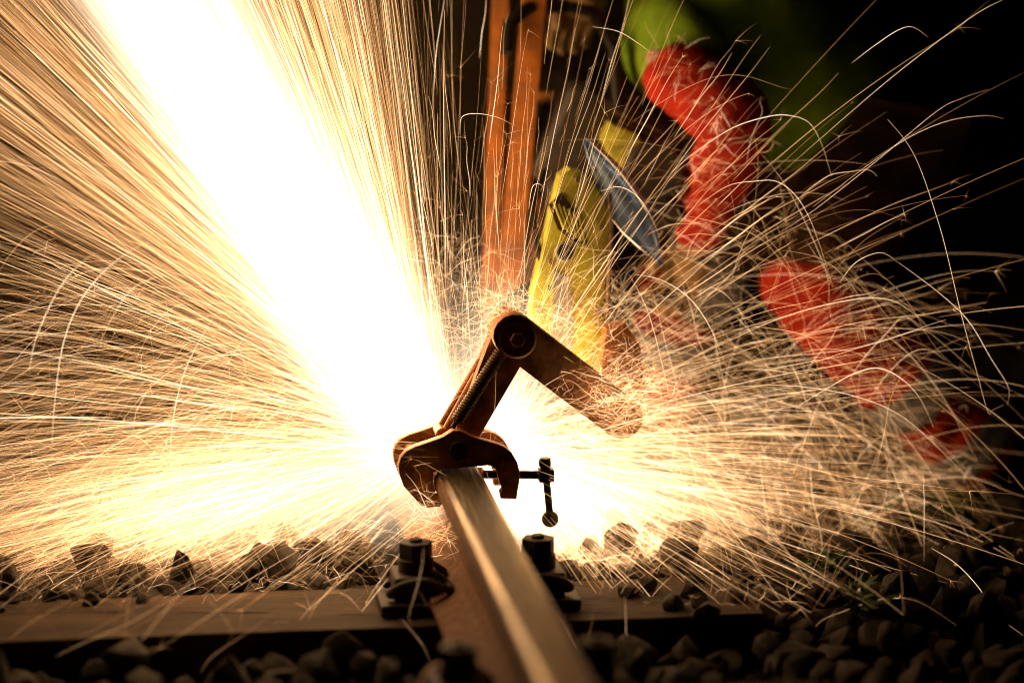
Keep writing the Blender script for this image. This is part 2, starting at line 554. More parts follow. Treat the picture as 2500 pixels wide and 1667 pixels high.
# lower links (front and rear), hub, spring, tie rods
A, J = at(*cr(635, 925), 0.026), at(*cr(930, 312), 0.026)
b = bmesh.new(); prism(b, bar_outline(A, J, 0.0215, hw2=0.036), (0, 0.026, 0), bev=0.002)
put(link('lower_link', b, M['clamp_paint']), guide)
b = bmesh.new(); prism(b, bar_outline(A + Vector((0, 0.06, 0)), J + Vector((0, 0.06, 0)), 0.018, hw2=0.030), (0, 0.016, 0), bev=0.002)
put(link('lower_link', b, M['orange_paint']), guide)
b = bmesh.new(); cyl(b, J + Vector((0, -0.0355, 0)), J + Vector((0, 0.10, 0)), 0.0335, 32, 0.004)
hub = put(link('hinge_hub', b, M['orange_paint']), guide)
b = bmesh.new(); cyl(b, J + Vector((0, -0.043, 0)), J + Vector((0, -0.0365, 0)), 0.013, 6, 0.0015)
put(link('hinge_nut', b, M['clamp_paint']), guide)
# coil spring along the link
q0, q1 = at(*cr(560, 860), 0.018), at(*cr(880, 360), 0.018)
dd, uu, vv = frame(q1 - q0)
b = bmesh.new(); turns = 30; n = turns * 10
tube(b, [q0.lerp(q1, k / n) + (uu * math.cos(6.28318 * turns * k / n) + vv * math.sin(6.28318 * turns * k / n)) * 0.0095 for k in range(n + 1)], 0.0027, 6)
put(link('coil_spring', b, M['spring_steel']), guide)
b = bmesh.new(); tube(b, [q0 - dd * 0.012, q1 + dd * 0.012], 0.0045, 10)
put(link('spring_rod', b, M['black_steel']), guide)
for (a_, b_, yy) in (((470, 880), (800, 330), 0.075), ((500, 905), (690, 560), 0.055)):
    b = bmesh.new(); tube(b, [at(*cr(*a_), yy), at(*cr(*b_), yy)], 0.0075, 12)
    put(link('tie_rod', b, M['orange_paint']), guide)
b = bmesh.new(); c = at(*cr(462, 925), 0.06); cyl(b, c + Vector((0, -0.022, 0)), c + Vector((0, 0.03, 0)), 0.011, 20, 0.002)
put(link('stop_pin', b, M['orange_paint']), guide)
# upper arm: box section from the hub back to the saw
E0, E1 = at(*cr(930, 312), -0.008), at(*cr(1620, 842), 0.11)
ol = bar_outline(E0, E1, 0.036, hw2=0.036)
b = bmesh.new()
prism(b, ol, (0, 0.033, 0), bev=0.003)
for v in b.verts:
    t = max(0, min(1, (v.co.x - E0.x) / (E1.x - E0.x)))
    v.co.y = v.co.y if False else v.co.y
for v in b.verts:
    pass
o = put(link('upper_arm', b, M['clamp_paint']), guide)

# ------------------------------------------------------------------ rail saw
saw = empty('rail_saw', tuple(at(1400, 800, 0.3)))
tag(saw, 'orange and yellow petrol rail saw hinged over the rail behind the clamp', 'rail saw')
def spart(name, b, m, sm=35):
    return put(link(name, b, m, smooth=sm), saw)
# upright frame bars
for (p, q, hw, yy, nm) in (((1226, -60), (1196, 760), 0.0145, 0.56, 'frame_bar'), ((1312, -60), (1238, 780), 0.021, 0.50, 'frame_bar'), ((1345, 380), (1280, 780), 0.010, 0.58, 'frame_bar')):
    a_, c_ = at(*p, yy), at(*q, yy)
    b = bmesh.new()
    dx = Vector((hw, 0, 0))
    prism(b, [a_ - dx, a_ + dx, c_ + dx, c_ - dx], (0, 0.03, 0), bev=0.004)
    spart(nm, b, M['orange_paint'])
b = bmesh.new(); tube(b, [at(1212, 228, 0.60), at(1400, 238, 0.60), at(1560, 250, 0.60)], 0.010, 12); spart('cross_bar', b, M['clamp_paint'])
b = bmesh.new(); tube(b, [at(1205, 390, 0.60), at(1330, 380, 0.60), at(1450, 380, 0.60)], 0.010, 12); spart('cross_bar', b, M['engine_black'])
# blade guard, yellow, with a round hole
G = [(1392, 412), (1420, 420), (1448, 448), (1478, 486), (1490, 530), (1486, 600), (1478, 690), (1474, 780), (1470, 900), (1440, 935), (1360, 930), (1310, 880), (1296, 800), (1300, 720), (1318, 640), (1336, 560), (1352, 490), (1368, 430)]
b = bmesh.new(); prism(b, [at(*p, 0.215) for p in G], (0, 0.05, 0), bev=0.008); gd = spart('blade_guard', b, M['yellow_paint'])
b = bmesh.new(); G2 = [(1340, 500), (1372, 470), (1420, 540), (1436, 600), (1400, 590), (1362, 560)]
prism(b, [at(*p, 0.2125) for p in G2], (0, 0.002, 0)); o = spart('guard_plate', b, M['engine_black'])
b = bmesh.new(); c = at(1381, 616, 0.205); cyl(b, c, c + Vector((0, 0.012, 0)), 0.0135, 24, 0.001); spart('guard_bolt', b, M['black_steel'])
b = bmesh.new(); tube(b, [c + Vector((0.0155 * math.cos(t), 0.006, 0.0155 * math.sin(t))) for t in [6.2832 * k / 28 for k in range(29)]], 0.0025, 8, cap=False); spart('bolt_ring', b, M['silver_band'])
for k in range(6):
    p0, p1 = (1352 + 12 * k, 492 + 6 * k), (1378 + 10 * k, 560 + 7 * k)
    b = bmesh.new(); tube(b, [at(*p0, .211), at(*p1, .211)], 0.0022, 6); spart('grille_slat', b, M['yellow_paint'])
for p in ((1410, 440), (1470, 560), (1462, 760), (1318, 760), (1440, 900), (1345, 640)):
    b = bmesh.new(); c2 = at(*p, 0.209); cyl(b, c2, c2 + Vector((0, .007, 0)), 0.0055, 6, .0008); spart('cover_screw', b, M['clip_steel'])
b = bmesh.new(); tube(b, [at(1485, 470, .22), at(1492, 560, .215), at(1486, 700, .21), at(1478, 860, .212)], 0.004, 8); spart('guard_edge', b, M['clip_steel'])
b = bmesh.new(); tube(b, [at(1330, 420, .40), at(1300, 500, .30), at(1312, 600, .23), at(1340, 700, .22), at(1330, 800, .23)], 0.006, 10); spart('water_hose', b, M['black_steel'])
for k in range(7):
    b = bmesh.new(); box(b, at(1560 + 10 * k, 300 + 22 * k, .46), (0.10, 0.004, 0.006), Matrix.Rotation(R(24), 3, 'Y')); spart('cooling_fin', b, M['clip_steel'])
b = bmesh.new(); c2 = at(1600, 420, .40); cyl(b, c2, c2 + Vector((0, .03, 0)), .055, 32, .006); spart('starter_cover', b, M['engine_black'])
# grey stripe down the lower guard
b = bmesh.new(); prism(b, [at(*p, 0.2115) for p in ((1352, 660), (1392, 680), (1400, 800), (1392, 880), (1346, 860))], (0, 0.003, 0)); spart('guard_strip', b, M['silver_band'])
# cutting disc edge-on behind guard
b = bmesh.new(); c = at(1352, 850, 0.24)
cyl(b, c + Vector((0, 0.048, 0)), c + Vector((0, 0.052, 0)), 0.115, 64); spart('cutting_disc', b, M['black_steel'])
# blued steel rim
OUTER = [(1430, 336), (1470, 362), (1512, 402), (1552, 450), (1582, 500), (1602, 556), (1618, 645)]
INNER = [(1424, 346), (1438, 400), (1456, 448), (1474, 500), (1508, 556), (1556, 604), (1616, 652)]
b = bmesh.new()
rows = []
for i in range(25):
    u = i / 24 * 6; k = min(5, int(u)); f = u - k
    o_ = Vector(OUTER[k]).lerp(Vector(OUTER[k + 1]), f); i_ = Vector(INNER[k]).lerp(Vector(INNER[k + 1]), f)
    hgt = 0.022 * math.sin(math.pi * min(1, max(0, u / 6)))
    row = []
    for j in range(9):
        p = o_.lerp(i_, j / 8)
        row.append(b.verts.new(at(p.x, p.y, 0.235 - hgt * math.sin(math.pi * j / 8) - (0.006 if j in (1, 7) else 0))))
    row.append(b.verts.new(at(i_.x, i_.y, 0.25))); row.append(b.verts.new(at(o_.x, o_.y, 0.25)))
    rows.append(row)
for r0, r1 in zip(rows, rows[1:]):
    for j in range(11):
        b.faces.new((r0[j], r0[(j + 1) % 11], r1[(j + 1) % 11], r1[j]))
b.faces.new(rows[0][::-1]); b.faces.new(rows[-1])
bmesh.ops.recalc_face_normals(b, faces=b.faces)
spart('steel_rim', b, M['blue_steel'])
for line in ([(1446, 352), (1476, 378), (1516, 420), (1550, 466), (1580, 516)], [(1494, 534), (1522, 566), (1560, 600), (1600, 634)]):  # thin pale strips added to draw the rim's bluish-white highlights
    b = bmesh.new(); tube(b, [at(x, y, 0.212) for x, y in line], [0.0012, 0.0034, 0.004, 0.003, 0.0012][:len(line)], 10); spart('rim_highlight', b, M['highlight_steel'])
# engine: rounded body, cover, cowl, tank cap
b = bmesh.new(); box(b, at(1500, 370, 0.60), (0.30, 0.26, 0.20), Matrix.Rotation(R(24), 3, 'Y'), bev=0.03); spart('engine_body', b, M['engine_black'])
b = bmesh.new(); box(b, at(1640, 400, 0.60), (0.10, 0.2, 0.22), Matrix.Rotation(R(18), 3, 'Y'), bev=0.03); spart('air_filter_cover', b, M['engine_black'])
b = bmesh.new(); prism(b, [at(*p, 0.42) for p in ((1490, 300), (1560, 330), (1590, 400), (1560, 440), (1500, 400), (1470, 340))], (0, 0.05, 0), bev=0.01); spart('yellow_cowl', b, M['yellow_paint'])
b = bmesh.new(); box(b, at(1370, 320, 0.62), (0.13, 0.16, 0.10), Matrix.Rotation(R(10), 3, 'Y'), bev=0.02); spart('fuel_tank', b, M['engine_black'])
b = bmesh.new(); c = at(1420, 690, 0.52); box(b, c, (0.12, 0.14, 0.42), Matrix.Rotation(R(-4), 3, 'Y'), bev=0.03); spart('belt_housing', b, M['engine_black'])
b = bmesh.new(); prism(b, [at(*p, 0.15) for p in ((1480, 800), (1530, 790), (1566, 850), (1580, 960), (1550, 1040), (1490, 1040), (1455, 970))], (0, 0.05, 0), bev=0.008); spart('carrier_bracket', b, M['orange_paint'])
# handles
b = bmesh.new(); tube(b, [at(1235, 130, 0.46), at(1242, 60, 0.48), at(1290, 20, 0.50), at(1380, 15, 0.58), at(1450, 30, 0.58), at(1500, 120, 0.48), at(1510, 260, 0.48)], 0.012, 12); spart('front_handle', b, M['black_steel'])
b = bmesh.new(); tube(b, [at(1620, 480, 0.42), at(1690, 560, 0.44), at(1700, 640, 0.46), at(1660, 720, 0.46), at(1560, 740, 0.42)], 0.015, 12); spart('rear_handle', b, M['black_steel'])

# ------------------------------------------------------------------ worker
def skinned(name, verts, edges, radii, m, parent, sub=2, root=0):
    me = bpy.data.meshes.new(name)
    me.from_pydata([tuple(v) for v in verts], edges, [])
    o = bpy.data.objects.new(name, me)
    COL.objects.link(o)
    sk = o.modifiers.new('skin', 'SKIN')
    sk.use_smooth_shade = True
    for i, d in enumerate(me.skin_vertices[0].data):
        r = radii[i]
        d.radius = (r, r) if not hasattr(r, '__len__') else r
        d.use_root = (i == root)
    ss = o.modifiers.new('sub', 'SUBSURF')
    ss.levels = ss.render_levels = sub
    dg = bpy.context.evaluated_depsgraph_get()
    m2 = bpy.data.meshes.new_from_object(o.evaluated_get(dg))
    o.modifiers.clear()
    o.data = m2
    m2.name = name
    m2.materials.clear()
    m2.materials.append(m)
    m2.polygons.foreach_set('use_smooth', [True] * len(m2.polygons))
    if parent:
        put(o, parent)
    return o

hip = at(2120, 330, 0.72)
hipR = hip + Vector((0.02, -0.09, -0.02)); hipL = hip + Vector((-0.02, 0.10, -0.02))
kneeR = at(1965, 685, 0.46); ankR = at(2435, 1150, 0.60); toeR = at(2380, 1235, 0.60)
kneeL = at(1690, 640, 0.86); ankL = at(1590, 1040, 0.93); toeL = at(1520, 1120, 0.93)
waist = at(1960, 210, 0.70); chest = at(1790, 60, 0.66); neck = at(1640, -60, 0.64); head = at(1560, -150, 0.62); crown = at(1520, -230, 0.61)
shR = at(1590, 140, 0.45); elR = at(1805, 288, 0.41); wrR = at(1690, 610, 0.46); haR = at(1672, 668, 0.46)
shL = at(1640, -60, 0.80); elL = at(1530, -190, 0.60); wrL = at(1455, -40, 0.66); haL = at(1420, 25, 0.64)
V = [hip, waist, chest, neck, head, crown, shR, elR, wrR, haR, shL, elL, wrL, haL, hipR, kneeR, ankR, toeR, hipL, kneeL, ankL, toeL]
Ed = [(0, 1), (1, 2), (2, 3), (3, 4), (4, 5), (2, 6), (6, 7), (7, 8), (8, 9), (2, 10), (10, 11), (11, 12), (12, 13), (0, 14), (14, 15), (15, 16), (16, 17), (0, 18), (18, 19), (19, 20), (20, 21)]
Ra = [.09, .08, .05, .05, .085, .075, .02, .042, .032, .03, .05, .042, .032, .03, .08, .06, .04, .035, .085, .06, .04, .035]
person = skinned('person', V, Ed, Ra, M['skin'], None)
tag(person, 'crouching worker in red and green safety clothes holding the saw', 'person')

from mathutils import noise as mnoise
def crumple(o, amp, sc, along=None, sub=1):
    b = bmesh.new(); b.from_mesh(o.data)
    if sub:
        bmesh.ops.subdivide_edges(b, edges=list(b.edges), cuts=sub, use_grid_fill=True, smooth=0.6)
    b.normal_update()
    mv = []
    for v in b.verts:
        p = v.co * sc
        if along is not None:
            p = p + along * (p.dot(along) * 1.6)
        n = mnoise.noise(p) + .5 * mnoise.noise(p * 2.1 + Vector((3, 7, 1)))
        mv.append((v, v.normal * (amp * (1 - abs(n) * 2.2))))
    for v, d in mv:
        v.co += d
    b.to_mesh(o.data); b.free()
    o.data.polygons.foreach_set('use_smooth', [True] * len(o.data.polygons))

def mid(a, b, t): return a.lerp(b, t)
# trousers: both legs from the hips
def leg_chain(h, k, a):
    return [h, mid(h, k, .5), k, mid(k, a, .3), mid(k, a, .62), mid(k, a, .97)]
LR, LL = leg_chain(hipR, kneeR, ankR), leg_chain(hipL, kneeL, ankL)
V2 = [hip + Vector((0.01, 0, 0.03))] + LR[:3] + [mid(kneeR, ankR, .03)] + LL[:4]
E2 = [(0, 1)] + [(i, i + 1) for i in range(1, 4)] + [(0, 5)] + [(i, i + 1) for i in range(5, 8)]
R2 = [.12] + [.125, .12, .098, .07] + [.115, .10, .085, .07]
tr = skinned('trousers', V2, E2, R2, M['brown_cloth'], person)
def fold(p, q, n, r0, r1):
    return [p.lerp(q, i / (n - 1)) for i in range(n)], [(r0 + (r1 - r0) * i / (n - 1)) * (1 + .05 * math.sin(i * 2.3)) for i in range(n)]
V6, R6 = fold(mid(hipR, kneeR, .95), kneeR, 2, .085, .094)
v7, r7 = fold(mid(kneeR, ankR, .12), mid(kneeR, ankR, .98), 8, .095, .086)
V6 += v7; R6 += r7
leg = skinned('legging', V6, [(i, i + 1) for i in range(len(V6) - 1)], R6, M['red_cloth'], person)
crumple(tr, .010, 8)
crumple(leg, .010, 11, (ankR - kneeR).normalized())
V6, R6 = fold(kneeL, mid(kneeL, ankL, .97), 8, .094, .074)
leg2 = skinned('legging', V6, [(i, i + 1) for i in range(len(V6) - 1)], R6, M['red_cloth'], person)
crumple(leg2, .008, 10, (ankL - kneeL).normalized())
def band(a, b_, t0, t1, r0, r1, parent=leg):
    b = bmesh.new()
    p, q = mid(a, b_, t0), mid(a, b_, t1)
    n = 6
    tube(b, [p.lerp(q, k / n) for k in range(n + 1)], [r0 + (r1 - r0) * k / n + 0.003 * math.sin(k * 1.7) for k in range(n + 1)], 28, cap=False)
    o = link('reflective_band', b, M['silver_band'])
    o.parent = parent
    return o
band(kneeR, ankR, .44, .58, .102, .098)
band(kneeR, ankR, .74, .86, .096, .094)
band(kneeL, ankL, .40, .60, .089, .083, leg2)
kp = bmesh.new(); bmesh.ops.create_uvsphere(kp, u_segments=18, v_segments=12, radius=1, matrix=Matrix.Translation(kneeL + Vector((0.02, -0.035, -0.03))) @ Matrix.Diagonal((.085, .075, .10, 1)))
o = link('knee_pad', kp, M['silver_band']); o.parent = tr
# jacket: torso
V3 = [mid(hip, waist, .3), waist, mid(waist, chest, .55), chest, mid(chest, neck, .95), shR, shL]
E3 = [(0, 1), (1, 2), (2, 3), (3, 4), (3, 5), (3, 6)]
R3 = [.17, .16, .165, .18, .13, .085, .10]
jk = skinned('jacket', V3, E3, R3, M['green_cloth'], person)
crumple(jk, .012, 6)
# sleeves
for (s, e, w_, nm) in ((shR, elR, wrR, 'R'), (shL, elL, wrL, 'L')):
    V4 = [s, mid(s, e, .5), e, mid(e, w_, .35), mid(e, w_, .7), w_]
    rr = [.068, .07, .088, .068, .05, .038]
    sl = skinned('sleeve', V4, [(i, i + 1) for i in range(5)], rr, M['red_cloth'], person)
    crumple(sl, .009, 13, (w_ - s).normalized())
# gloves with five fingers closed round the handles
def glove(wr, ha, grip_dir, curl_dir):
    d = (ha - wr).normalized(); g_ = Vector(grip_dir).normalized(); c_ = Vector(curl_dir).normalized()
    Vv, Ee, Rr = [wr, wr.lerp(ha, .6), ha], [(0, 1), (1, 2)], [.036, .042, .040]
    for i, off in enumerate((-0.033, -0.011, 0.011, 0.031)):
        L = (.040, .045, .043, .034)[i]
        base_ = ha + d * 0.02 + g_ * off
        k = len(Vv)
        Vv += [base_, base_ + d * L * .6 + c_ * L * .35, base_ + d * L * .7 + c_ * L * 1.05, base_ + d * L * .1 + c_ * L * 1.5]
        Ee += [(2, k), (k, k + 1), (k + 1, k + 2), (k + 2, k + 3)]
        Rr += [.0125, .0115, .011, .010]
    k = len(Vv)
    Vv += [wr.lerp(ha, .75) - g_ * 0.038, wr.lerp(ha, 1.0) - g_ * 0.05 + c_ * 0.03, ha - g_ * 0.035 + c_ * 0.055]
    Ee += [(1, k), (k, k + 1), (k + 1, k + 2)]
    Rr += [.015, .014, .012]
    return skinned('glove', Vv, Ee, Rr, M['glove'], person)
glove(wrR, haR, (0.75, 0.2, -0.6), (-0.7, -0.5, -0.2))
glove(wrL, haL, (0.95, 0.15, -0.1), (-0.2, -0.6, -0.6))
hL2 = at(1262, 92, 0.33)
# boots
for (a, t) in ((ankR, toeR), (ankL, toeL)):
    heel = a + Vector((0.05, 0, -0.055))
    V5 = [a + Vector((0.01, 0, .08)), a + Vector((0, 0, -0.01)), heel, mid(heel, t, .5), t]
    bt = skinned('boot', V5, [(0, 1), (1, 2), (1, 3), (3, 4)], [.062, .058, .045, .05, .042], M['boot'], person)
# helmet
b = bmesh.new()
bmesh.ops.create_uvsphere(b, u_segments=28, v_segments=16, radius=0.135, matrix=Matrix.Translation(crown + Vector((0, 0, 0.02))))
bmesh.ops.delete(b, geom=[v for v in b.verts if v.co.z < crown.z - 0.01], context='VERTS')
tube(b, [crown + Vector((0.145 * math.cos(t), 0.145 * math.sin(t), -0.008)) for t in [6.2832 * k / 32 for k in range(33)]], 0.008, 8, cap=False)
put(link('helmet', b, M['helmet']), person)

# ------------------------------------------------------------------ weeds
def weed(px, py, z, h, n, label):
    p = on_ground(px, py, z)
    root = empty('weed_plant', tuple(p))
    tag(root, label, 'weed')
    bs, bl = bmesh.new(), bmesh.new()
    for i in range(n):
        a = random.uniform(0, 6.28); lean = random.uniform(.2, .9)
        hh = h * random.uniform(.6, 1)
        d = Vector((math.cos(a) * lean, math.sin(a) * lean, 1)).normalized()
        pts = [p + d * hh * t + Vector((math.cos(a), math.sin(a), 0)) * hh * .25 * t * t for t in (0, .33, .66, 1)]
        tube(bs, pts, [.0022, .002, .0016, .001], 5)
        for k in range(11):
            t = random.uniform(.2, 1)
            q = pts[0].lerp(pts[3], t)
            aa = random.uniform(0, 6.28)
            u = Vector((math.cos(aa), math.sin(aa), random.uniform(-.2, .7))).normalized()
            v = u.cross(Vector((0, 0, 1))).normalized()
            nn = u.cross(v)
            L = random.uniform(.018, .04); W = L * .24
            vv_ = [bl.verts.new(q), bl.verts.new(q + u * L * .45 + v * W + nn * .003), bl.verts.new(q + u * L), bl.verts.new(q + u * L * .45 - v * W + nn * .003), bl.verts.new(q + u * L * .5 - nn * .002)]
            bl.faces.new((vv_[0], vv_[1], vv_[4])); bl.faces.new((vv_[1], vv_[2], vv_[4])); bl.faces.new((vv_[2], vv_[3], vv_[4])); bl.faces.new((vv_[3], vv_[0], vv_[4]))
    put(link('stem', bs, M['stem']), root)
    put(link('foliage', bl, M['leaf']), root)
weed(2230, 1330, -0.21, 0.11, 13, 'tall dark green weed on the ballast at the right, highest of the weeds')
weed(2010, 1420, -0.21, 0.07, 10, 'small green weed among stones under the falling sparks, nearest the rail')
weed(2120, 1505, -0.21, 0.06, 9, 'low green weed growing out of the stones nearest the bottom edge')
weed(2390, 1290, -0.21, 0.08, 9, 'dim green weed by the rear boot of the worker')

# ------------------------------------------------------------------ sparks
def hair(name, curves, kind='stuff'):
    """curves: list of (points (n,3), radii (n,), heat (n,))."""
    hc = bpy.data.hair_curves.new(name)
    hc.add_curves([len(c[0]) for c in curves])
    pos = np.concatenate([c[0] for c in curves]).astype(np.float32)
    hc.attributes['position'].data.foreach_set('vector', pos.ravel())
    a = hc.attributes.get('radius') or hc.attributes.new('radius', 'FLOAT', 'POINT')
    a.data.foreach_set('value', np.concatenate([c[1] for c in curves]).astype(np.float32))
    a = hc.attributes.new('spark_heat', 'FLOAT', 'POINT')
    a.data.foreach_set('value', np.concatenate([c[2] for c in curves]).astype(np.float32))
    hc.materials.append(SPRAY)
    o = bpy.data.objects.new(name, hc)
    COL.objects.link(o)
    return tag(o, kind=kind)

S = np.array(at(1105, 1085, 0.17))
MM = 0.00067                                   # one photo pixel at the cut, in metres
GROUND = -0.195

def burst(p, d, size, heat, out):
    for _ in range(rng.integers(3, 7)):
        dd_ = d * 0.7 + rng.normal(0, 0.8, 3) * np.array([1, .5, 1])
        L = size * rng.uniform(.3, 1)
        t = np.linspace(0, 1, 5)[:, None]
        q = p + dd_ * L * t + np.array([0, 0, -1]) * L * .35 * t ** 2
        out.append((q, np.linspace(.24, .10, 5) * MM, heat * np.linspace(1, .35, 5)))

def fly(p0, d, v, k, t0, t1, n, rad, heat, out, fork=0.1, wob=0.0, bounce=0.35, depth=0):
    t = np.linspace(t0, t1, n)
    f = (1 - np.exp(-k * t)) / k if k > 1e-6 else t
    P = p0 + np.outer(f * v, d)
    g = 9.81
    P[:, 2] -= g / k * (t - f) if k > 1e-6 else .5 * g * t * t
    if wob:
        ph = rng.uniform(0, 6.28, 3)
        s_ = np.linspace(0, 1, n)
        P[:, 0] += wob * np.sin(s_ * rng.uniform(5, 11) + ph[0]) * s_
        P[:, 2] += wob * np.sin(s_ * rng.uniform(5, 11) + ph[1]) * s_
    below = np.where(P[:, 2] < GROUND)[0]
    hit = False
    if len(below):
        if below[0] < 3:
            return
        P = P[:below[0]]
        hit = True
    m = len(P)
    if m < 3:
        return
    s_ = np.linspace(0, 1, n)[:m]
    prof = np.clip(np.minimum(1, .45 + 4 * s_) * (1.05 - .55 * s_ ** 2), .05, 1.1)
    if rng.random() < .3:
        prof *= .6 + .5 * s_
    out.append((P, rad * .70 * MM * (.75 + .5 * np.sin(np.linspace(.3, 2.8, m))), heat * prof))
    if hit:
        if rng.random() < bounce and depth < 2:
            dv = P[-1] - P[-2]
            sp = rng.uniform(.5, 2.2)
            nd = np.array([np.sign(dv[0]) * rng.uniform(-.12, 1), rng.normal(0, .3), rng.uniform(.3, 1.2)])
            nd /= np.linalg.norm(nd)
            fly(P[-1], nd, sp, 2.0, 0, rng.uniform(.04, .22), 8, rad * .8, heat * .8, out, 0, 0, .3, depth + 1)
    elif rng.random() < fork:
        d2 = P[-1] - P[-2]
        d2 /= np.linalg.norm(d2) + 1e-9
        burst(P[-1], d2, rng.uniform(.008, .035), heat * .75, out)

def dirs(th, sy):
    """th measured from straight up, positive to the right, in degrees."""
    a = np.radians(th)
    d = np.array([np.sin(a), rng.normal(0, sy), np.cos(a)])
    return d / np.linalg.norm(d)

def sample(tab, n):
    x = np.array([p[0] for p in tab], float); y = np.array([p[1] for p in tab], float)
    xs = np.linspace(x[0], x[-1], 2000)
    c = np.cumsum(np.interp(xs, x, y)); c /= c[-1]
    return np.interp(rng.random(n), c, xs)

LEFT = [(-140, 50), (-120, 80), (-105, 110), (-95, 130), (-85, 110), (-75, 110), (-65, 140), (-58, 220), (-50, 420), (-42, 700), (-37, 500), (-23, 500), (-18, 900), (-13, 700), (-8, 360), (-4, 90), (2, 22), (8, 8)]
jet = []
for th in sample(LEFT, 11500):
    fast = abs(th + 32) < 28
    p0 = S + np.array([rng.normal(-.02, .022), rng.normal(0, .03), rng.normal(0, .02)])
    d = dirs(th, .05 if fast else .13)
    v = rng.uniform(10, 22) if fast else rng.uniform(5, 18)
    L = rng.exponential(.22) + .06 if fast else rng.exponential(.14) + .05
    if fast:
        s0 = rng.uniform(0, 1.7)
        if rng.random() < .15: s0, L = rng.uniform(0, .3), rng.uniform(.5, 1.6)
    else:
        s0 = rng.exponential(.32)
        if rng.random() < .12: L = rng.uniform(.3, 1.0)
    bold = rng.random() < .07
    fly(p0, d, v, 1.5, s0 / v, (s0 + L) / v, 6 if fast else 8, rng.uniform(.45, .75) if bold else rng.uniform(.14, .34),
        rng.uniform(.5, .9) if bold else rng.uniform(.22, .6), jet, .16, .002 if not fast else 0)
hair('spark_jet', jet)

low = []
for i in range(1300):                          # slow ones that arc over and fall, left
    th = rng.normal(-72, 26)
    p0 = S + np.array([rng.normal(-.05, .06), rng.normal(-.02, .05), rng.normal(0, .02)])
    v = rng.uniform(2.2, 7)
    T = rng.uniform(.08, .42)
    t0 = rng.uniform(0, .6) * T
    fly(p0, dirs(th, .16), v, rng.uniform(2, 6), t0, T, 14, rng.uniform(.15, .5), rng.uniform(.22, .72), low, .2, .003)
for i in range(1100):                          # skimming the ballast to the left
    th = rng.normal(-97, 7)
    p0 = S + np.array([rng.normal(-.03, .03), rng.normal(0, .04), rng.normal(-.02, .03)])
    v = rng.uniform(5, 14)
    L = rng.uniform(.1, 1.0)
    s0 = rng.uniform(0, .45)
    fly(p0, dirs(th, .13), v, 2, s0 / v, (s0 + L) / v, 9, rng.uniform(.15, .45), rng.uniform(.2, .6), low, .15, .002, .5)
hair('spark_shower', low)

RIGHT = [(0, 40), (10, 60), (20, 50), (35, 45), (50, 45), (65, 75), (75, 190), (90, 400), (102, 430), (115, 430), (130, 420), (145, 330), (160, 160)]
fan = []
S2 = S + np.array([.055, 0, .0])
for th in sample(RIGHT, 3700):
    p0 = S2 + np.array([rng.normal(0, .03), rng.normal(0, .045), rng.normal(-.01, .03)])
    slow = rng.random() < .3
    v = rng.uniform(1.3, 4.0) if slow else rng.uniform(4.5, 14)
    flat = math.exp(-((th - 105) / 45.0) ** 2)
    L = rng.exponential(.06 + .05 * flat) + .025 if rng.random() < .85 else rng.uniform(.1, .25 + .35 * flat)
    s0 = rng.exponential(.05 + .12 * flat) if rng.random() < .75 else rng.uniform(0, .15 + .4 * flat)
    k = rng.uniform(2, 6)
    fly(p0, dirs(th, .2), v, k, s0 / v, (s0 + L) / v * 1.25, 11, rng.uniform(.16, .46), rng.uniform(.25, .85), fan, .22, rng.choice([0, 0, .002, .005]), .45)
for i in range(300):                           # steep thin ones in front of the saw
    th = rng.uniform(-12, 62)
    v = rng.uniform(3.2, 9)
    s0 = rng.uniform(.05, .75); L = rng.uniform(.05, .45)
    p0 = S2 + np.array([rng.normal(0, .03), rng.normal(-.05, .03), 0])
    d = dirs(th, .04); d[1] -= .06
    fly(p0, d, v, 1.5, s0 / v, (s0 + L) / v, 10, rng.uniform(.2, .55), rng.uniform(.25, .8), fan, .45, .002)
for i in range(36):                           # far-flung arcs into the dark right side
    th = rng.uniform(35, 112)
    v = rng.uniform(3.5, 9)
    s0 = rng.uniform(.25, 1.0); L = rng.uniform(.15, .7)
    p0 = S2 + np.array([0, rng.normal(-.05, .05), 0])
    fly(p0, dirs(th, .10), v, rng.uniform(.8, 3), s0 / v, (s0 + L) / v * 1.2, 14, rng.uniform(.2, .5), rng.uniform(.2, .7), fan, .5, .0)
for i in range(1150):                           # tumbling ones, falling anywhere in the right-hand cloud
    r_ = rng.uniform(.15, .72) ; a_ = rng.normal(95, 26)
    p0 = S2 + dirs(a_, .1) * r_
    fly(p0, dirs(rng.normal(95, 60), .3), rng.uniform(.5, 3.2), 2, 0, rng.uniform(.03, .2), 12, rng.uniform(.15, .42), rng.uniform(.2, .75), fan, .25, rng.choice([0, .004, .01]), .4)
for i in range(420):                           # flung towards the lens, dropping over the ballast and the sleeper
    th = rng.uniform(62, 150) if rng.random() < .72 else rng.uniform(-140, -70)
    d = dirs(th, .02); d[1] = -rng.uniform(.12, .75); d /= np.linalg.norm(d)
    v = rng.uniform(2.5, 8)
    s0 = rng.uniform(.08, .6); L = rng.exponential(.12) + .05
    fly(S2 + np.array([0, -.12, 0]), d, v, rng.uniform(1, 4), s0 / v, (s0 + L) / v * 1.2, 12, rng.uniform(.16, .45), rng.uniform(.22, .75), fan, .3, 0, .7)
hair('spark_fan', fan)

